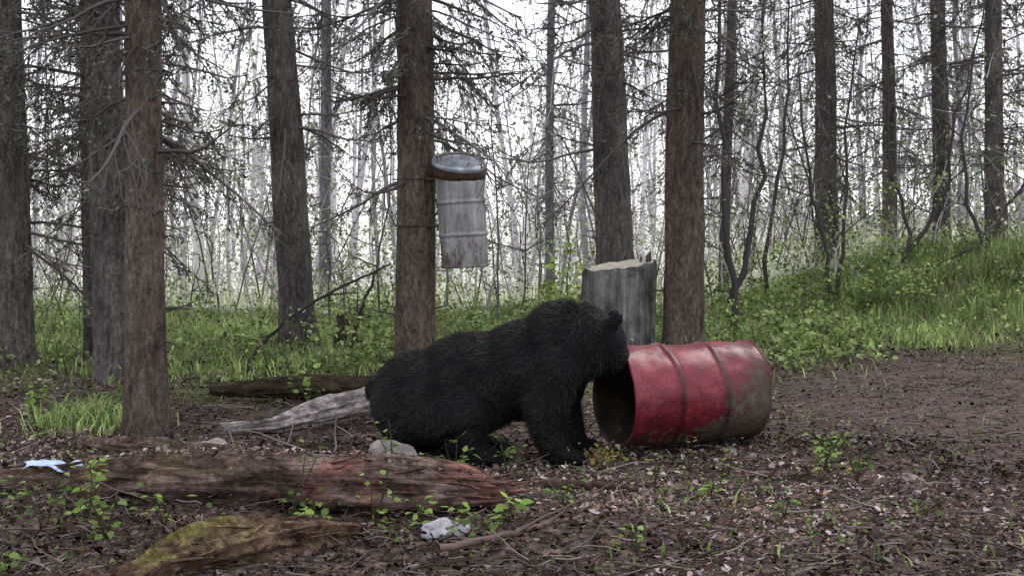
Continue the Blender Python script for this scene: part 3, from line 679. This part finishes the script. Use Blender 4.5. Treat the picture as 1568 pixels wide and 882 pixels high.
hb.parent=e; hb.location=(-.36,10.82,.985); hb.rotation_euler=(0,math.radians(-93.2),0)
def lathe(name,prof,mat,S=64,parent=None):
    acc=Acc(); th=np.arange(S)*2*np.pi/S; V=np.array([[(r*math.cos(t),r*math.sin(t),z) for t in th] for r,z in prof])
    idx=np.arange(len(prof)*S).reshape(len(prof),S)
    f=np.stack([idx[:-1],np.roll(idx[:-1],-1,1),np.roll(idx[1:],-1,1),idx[1:]],-1).reshape(-1,4)
    acc.add(V.reshape(-1,3),f4=f); return acc.build(name,mat,parent,True)
band=lathe('rusty_band',[(.187,-.045),(.199,-.042),(.203,0),(.199,.03),(.187,.035)],M_rust,parent=e); band.location=(-.402,10.82,1.715); band.rotation_euler=(math.radians(10),math.radians(2),0)
lid=lathe('lid',[(.203,-.03),(.211,-.028),(.212,-.01),(.210,.004),(.203,.014),(.17,.02),(.165,.012),(.12,.02),(.05,.026),(.001,.027)],M_lid,parent=e); lid.location=(-.405,10.80,1.79); lid.rotation_euler=(math.radians(19),math.radians(6),0)
hd=Acc(); t=np.linspace(0,np.pi,12)
tubes(hd,np.stack([.19*np.cos(t)-.40,np.full(12,10.75),1.80+.05*np.sin(t)],1)[None],np.full((1,12),.006),6,(.12,.08,.06)); hd.build('handle',M_twig,e,True)
st=Acc()
for zz in (1.30,1.66):
    t=np.linspace(0,2*np.pi,49); tubes(st,np.stack([-.77+.160*np.cos(t),11.0+.160*np.sin(t),zz+0*t],1)[None],np.full((1,49),.004),5,(.06,.05,.04))
    tubes(st,np.array([[(-.66,10.87,zz),(-.60,10.83,zz),(-.55,10.82,zz)]]),np.full((1,3),.012),6,(.07,.05,.04))
st.build('tree_strap',M_twig,e,True)

# ------------------------------------------------------------------ bear
bm=bmesh.new()
def ell(c,r,rot=0):
    M=Matrix.Translation(c)@Matrix.Rotation(rot,4,'Y')@Matrix.Diagonal((*r,1))
    bmesh.ops.create_icosphere(bm,subdivisions=3,radius=1,matrix=M)
def cap(p,r,q,s,n=8):
    for i in range(n+1):
        t=i/n; c=[p[k]*(1-t)+q[k]*t for k in range(3)]; rr=r*(1-t)+s*t; ell(c,(rr,rr,rr))
ell((-.50,7.92,.345),(.305,.29,.285)); ell((-.52,7.92,.25),(.25,.28,.20))
ell((-.22,7.92,.445),(.36,.27,.29),-.15); ell((.08,7.92,.52),(.33,.26,.285),-.2)
ell((.27,7.92,.645),(.24,.23,.265),-.1); ell((.41,7.92,.675),(.18,.18,.22))
ell((.515,7.93,.665),(.135,.14,.16)); ell((.56,7.97,.59),(.11,.12,.12))
cap((.56,7.99,.58),.092,(.70,8.11,.38),.060); ell((.72,8.125,.35),(.034,.036,.032))
for yy in (7.83,8.03):
    ell((.585,yy,.812),(.040,.024,.040)); ell((.565,yy,.79),(.04,.03,.04))
cap((.24,7.78,.52),.16,(.18,7.75,.33),.125); cap((.18,7.75,.33),.12,(.225,7.735,.12),.088); cap((.225,7.735,.12),.085,(.27,7.73,.07),.075)
ell((.30,7.73,.055),(.105,.075,.048))
cap((.30,8.04,.50),.15,(.28,8.08,.32),.115); cap((.28,8.08,.32),.11,(.35,8.10,.10),.08); ell((.41,8.10,.055),(.10,.07,.045))
cap((-.46,7.78,.30),.20,(-.22,7.72,.29),.145); cap((-.22,7.72,.29),.14,(-.24,7.70,.13),.095); cap((-.30,7.72,.12),.08,(-.18,7.69,.07),.08); ell((-.15,7.69,.055),(.125,.08,.05))
cap((-.46,8.06,.30),.19,(-.20,8.12,.28),.14); cap((-.20,8.12,.28),.13,(-.24,8.13,.12),.09); ell((-.13,8.13,.055),(.12,.075,.05))
ell((-.79,7.92,.40),(.045,.045,.06))
for (cx,cy) in ((.39,7.73),(-.04,7.69),(.50,8.10)):
    for k in range(5): ell((cx-.01*abs(k-2),cy-.055+.0275*k,.035),(.028,.016,.026))
me=bpy.data.meshes.new('body'); bm.to_mesh(me); bm.free()
bear=bpy.data.objects.new('black_bear',None); scene.collection.objects.link(bear)
bo=bpy.data.objects.new('body',me); scene.collection.objects.link(bo)
md=bo.modifiers.new('r','REMESH'); md.mode='VOXEL'; md.voxel_size=.011
ms=bo.modifiers.new('s','SMOOTH'); ms.iterations=7; ms.factor=.6
dg=bpy.context.evaluated_depsgraph_get(); me2=bpy.data.meshes.new_from_object(bo.evaluated_get(dg)); bo.modifiers.clear(); bo.data=me2; bo.parent=bear
me2.polygons.foreach_set('use_smooth',np.ones(len(me2.polygons),bool))
m,nt,out=newmat('black_fur'); n=tex_noise(nt,coords(nt),60,5,.7); r=ramp(nt,n.outputs[0],[(.3,(.003,.003,.0035)),(.7,(.009,.008,.009))]); principled(nt,out,r.outputs[0],.7,n.outputs[0],.01,spec=.1); M_fur=m
me2.materials.clear(); me2.materials.append(M_fur)
np_=len(me2.polygons); ce=np.zeros(np_*3); me2.polygons.foreach_get('center',ce); ce=ce.reshape(-1,3); no=np.zeros(np_*3); me2.polygons.foreach_get('normal',no); no=no.reshape(-1,3); ar=np.zeros(np_); me2.polygons.foreach_get('area',ar)
n=80000; i=rng.choice(np_,n,p=ar/ar.sum()); C=ce[i]+rng.normal(size=(n,3))*.003; Nn=no[i]
back=np.array([-.75,0,-.65]); 
wv=np.stack([np.sin(C[:,0]*17+C[:,2]*9),0*C[:,0],np.sin(C[:,2]*21-C[:,0]*13)],1)*.3
tang=norm(back+wv-Nn*(Nn@back)[:,None]+rng.normal(size=(n,3))*.20)
D=norm(Nn*.28+tang); Lh=rng.uniform(.018,.045,(n,1)); low=(C[:,2:3]<.14)|((C[:,:1]>.5)); Lh=np.where(low,Lh*.4,Lh)
W=norm(np.cross(D,Nn+rng.normal(size=(n,3))*.3))*.0016
tuft=(.65+.7*sstep(-.6,.9,np.sin(C[:,0]*31+C[:,2]*11)+np.sin(C[:,2]*37-C[:,0]*19+C[:,1]*23)))[:,None]
fa=Acc(); V=np.stack([C-W-Nn*.003,C+W-Nn*.003,C+D*Lh],1); fa.add(V.reshape(-1,3),f3=np.arange(n*3).reshape(n,3),col=np.repeat(pick([(.005,.005,.0055),(.010,.009,.0085),(.019,.016,.014)],n)*tuft,3,axis=0))
M_hair=mat_attr('fur_strands',0,.5,spec=.2); fa.build('fur',M_hair,bear)
ba=Acc()
for (cx,cy) in ((.41,7.73),(-.02,7.69),(.52,8.10)):
    for k in range(5):
        p=np.array([[(cx-.01*abs(k-2),cy-.055+.0275*k,.035),(cx+.02-.01*abs(k-2),cy-.055+.0275*k,.03),(cx+.035-.01*abs(k-2),cy-.055+.0275*k,.012)]]); tubes(ba,p,np.array([[.006,.005,.001]]),5,(.05,.045,.04))
ba.build('claws',M_twig,bear,True)
for yy in (7.858,8.07):
    mm=bpy.data.meshes.new('eye'); b2=bmesh.new(); bmesh.ops.create_uvsphere(b2,u_segments=16,v_segments=10,radius=.011); b2.to_mesh(mm); b2.free()
    o=bpy.data.objects.new('eye',mm); scene.collection.objects.link(o); o.parent=bear; o.location=(.61,yy,.62)
    m,nt,out=newmat('eye'); principled(nt,out,(.02,.012,.008),.1,spec=.6); mm.materials.append(m)

# ------------------------------------------------------------------ foreground plants
def plant(x,y,h,nl,s,col=((.16,.24,.07),(.11,.18,.05),(.24,.30,.10)),name='leafy_plant',spread=.12,stems=3):
    acc=Acc(); z=float(H(x,y)); a=rng.uniform(0,6.28,stems)
    D=norm(np.stack([np.cos(a)*.35,np.sin(a)*.35,np.ones(stems)],1)); L=h*rng.uniform(.7,1.05,stems)
    P=curve_pts(np.tile([[x,y,z]],(stems,1)).astype(float),D,L,7,np.zeros(stems),np.zeros(stems),.03)
    tubes(acc,P,np.linspace(.004,.0018,7)[None]*np.ones((stems,1)),4,(.09,.08,.05))
    b=rng.integers(0,stems,nl); k=rng.integers(2,7,nl); S=P[b,k]; U=norm(rng.normal(size=(nl,3))*np.array([1,1,.3])+np.array([0,0,-.05]))
    pet=rng.uniform(.2,1,(nl,1))*spread*.5
    tubes(acc,np.stack([S,S+U*pet*.6+np.array([0,0,.01]),S+U*pet],1),np.full((nl,3),.0012),3,(.1,.13,.05))
    W=norm(np.cross(U,np.array([0,0,1.])+rng.normal(size=(nl,3))*.35)); ss=rng.uniform(.6,1.2,(nl,1))*s
    leaves(acc,S+U*pet,U*ss,W*ss*.42,np.stack([0*ss[:,0],0*ss[:,0],rng.uniform(-.003,.008,nl)],1),pick(col,nl,.3))
    acc.build(name,M_leaf)
br=((.27,.41,.10),(.20,.31,.08),(.34,.46,.16))
dk=((.15,.23,.07),(.12,.19,.06),(.23,.30,.11))
for a in [(-1.02,6.35,.36,16,.045),(-.85,6.05,.22,22,.05),(-1.9,6.2,.30,32,.045),(-1.75,6.0,.22,28,.05),(-2.05,6.1,.26,26,.045),
          (-.62,6.35,.28,14,.04),(-.30,7.35,.20,16,.05),(-.02,7.3,.26,12,.045),(-.1,5.95,.14,14,.055),(-.02,6.2,.14,16,.065),
          (-1.15,5.75,.10,14,.045),(.75,7.3,.18,10,.04),(.95,7.5,.2,10,.04),(1.15,7.45,.16,10,.035),
          (.98,6.9,.12,12,.055),(1.62,7.3,.24,40,.04),(1.78,7.2,.24,36,.035),(1.7,7.45,.26,36,.035),(1.25,6.4,.12,10,.04),(-1.55,6.2,.24,14,.045),
          (-.5,5.9,.12,14,.045),(.5,5.6,.1,10,.04),(-.62,7.35,.28,9,.04),(-.45,7.25,.14,14,.045),(-2.9,8.6,.22,30,.05),(-2.6,9.4,.3,50,.05),
          (-1.5,10.3,.3,26,.06),(-1.2,10.9,.3,26,.06),(-1.9,11.2,.4,30,.06),(-.95,10.4,.25,20,.06),(-1.35,9.7,.2,14,.05),(2.4,11.8,.2,20,.05),(2.1,12.4,.4,46,.07),(2.6,12.6,.4,46,.07),(-2.0,5.4,.12,22,.05),
          (-3.3,9.6,.25,40,.05),(-2.8,10.2,.3,40,.05),(2.9,13.2,.4,60,.06),(3.2,13.6,.4,60,.06),(2.3,13.0,.45,60,.06),(1.9,6.4,.10,12,.035),(-.2,6.05,.14,14,.05),(-.4,6.3,.16,14,.045),(.25,6.5,.14,14,.045),(-2.3,6.3,.22,22,.045)]:
    plant(*a, col=br if rng.random()<.5 else dk)

# ------------------------------------------------------------------ light
w=bpy.data.worlds.new('World'); scene.world=w; w.use_nodes=True; nt=w.node_tree; bg=nt.nodes['Background']
sky=nt.nodes.new('ShaderNodeTexSky'); sky.sky_type='NISHITA'; sky.sun_disc=False
el=math.radians(48); az=math.radians(40)
sky.sun_elevation=el; sky.sun_rotation=az
mx=nt.nodes.new('ShaderNodeMix'); mx.data_type='RGBA'; mx.inputs[0].default_value=.8
nt.links.new(sky.outputs[0],mx.inputs[6]); mx.inputs[7].default_value=(12.5,12.3,13.1,1)
nt.links.new(mx.outputs[2],bg.inputs[0]); bg.inputs[1].default_value=.145
sd=bpy.data.lights.new('sun','SUN'); sd.energy=1.5; sd.angle=math.radians(14); sd.color=(1,.96,.9)
so=bpy.data.objects.new('sun',sd); scene.collection.objects.link(so)
dirv=Vector((math.sin(az)*math.cos(el),math.cos(az)*math.cos(el),math.sin(el)))
so.rotation_euler=dirv.to_track_quat('Z','Y').to_euler()

cam=bpy.data.cameras.new('camera'); co=bpy.data.objects.new('camera',cam); scene.collection.objects.link(co)
cam.sensor_width=36; cam.lens=49.45; cam.clip_end=1500
co.location=(0,0,1.4); co.rotation_euler=(math.radians(90-3.05),0,0)
scene.camera=co
scene.view_settings.view_transform='Standard'; scene.view_settings.look='None'; scene.view_settings.exposure=0
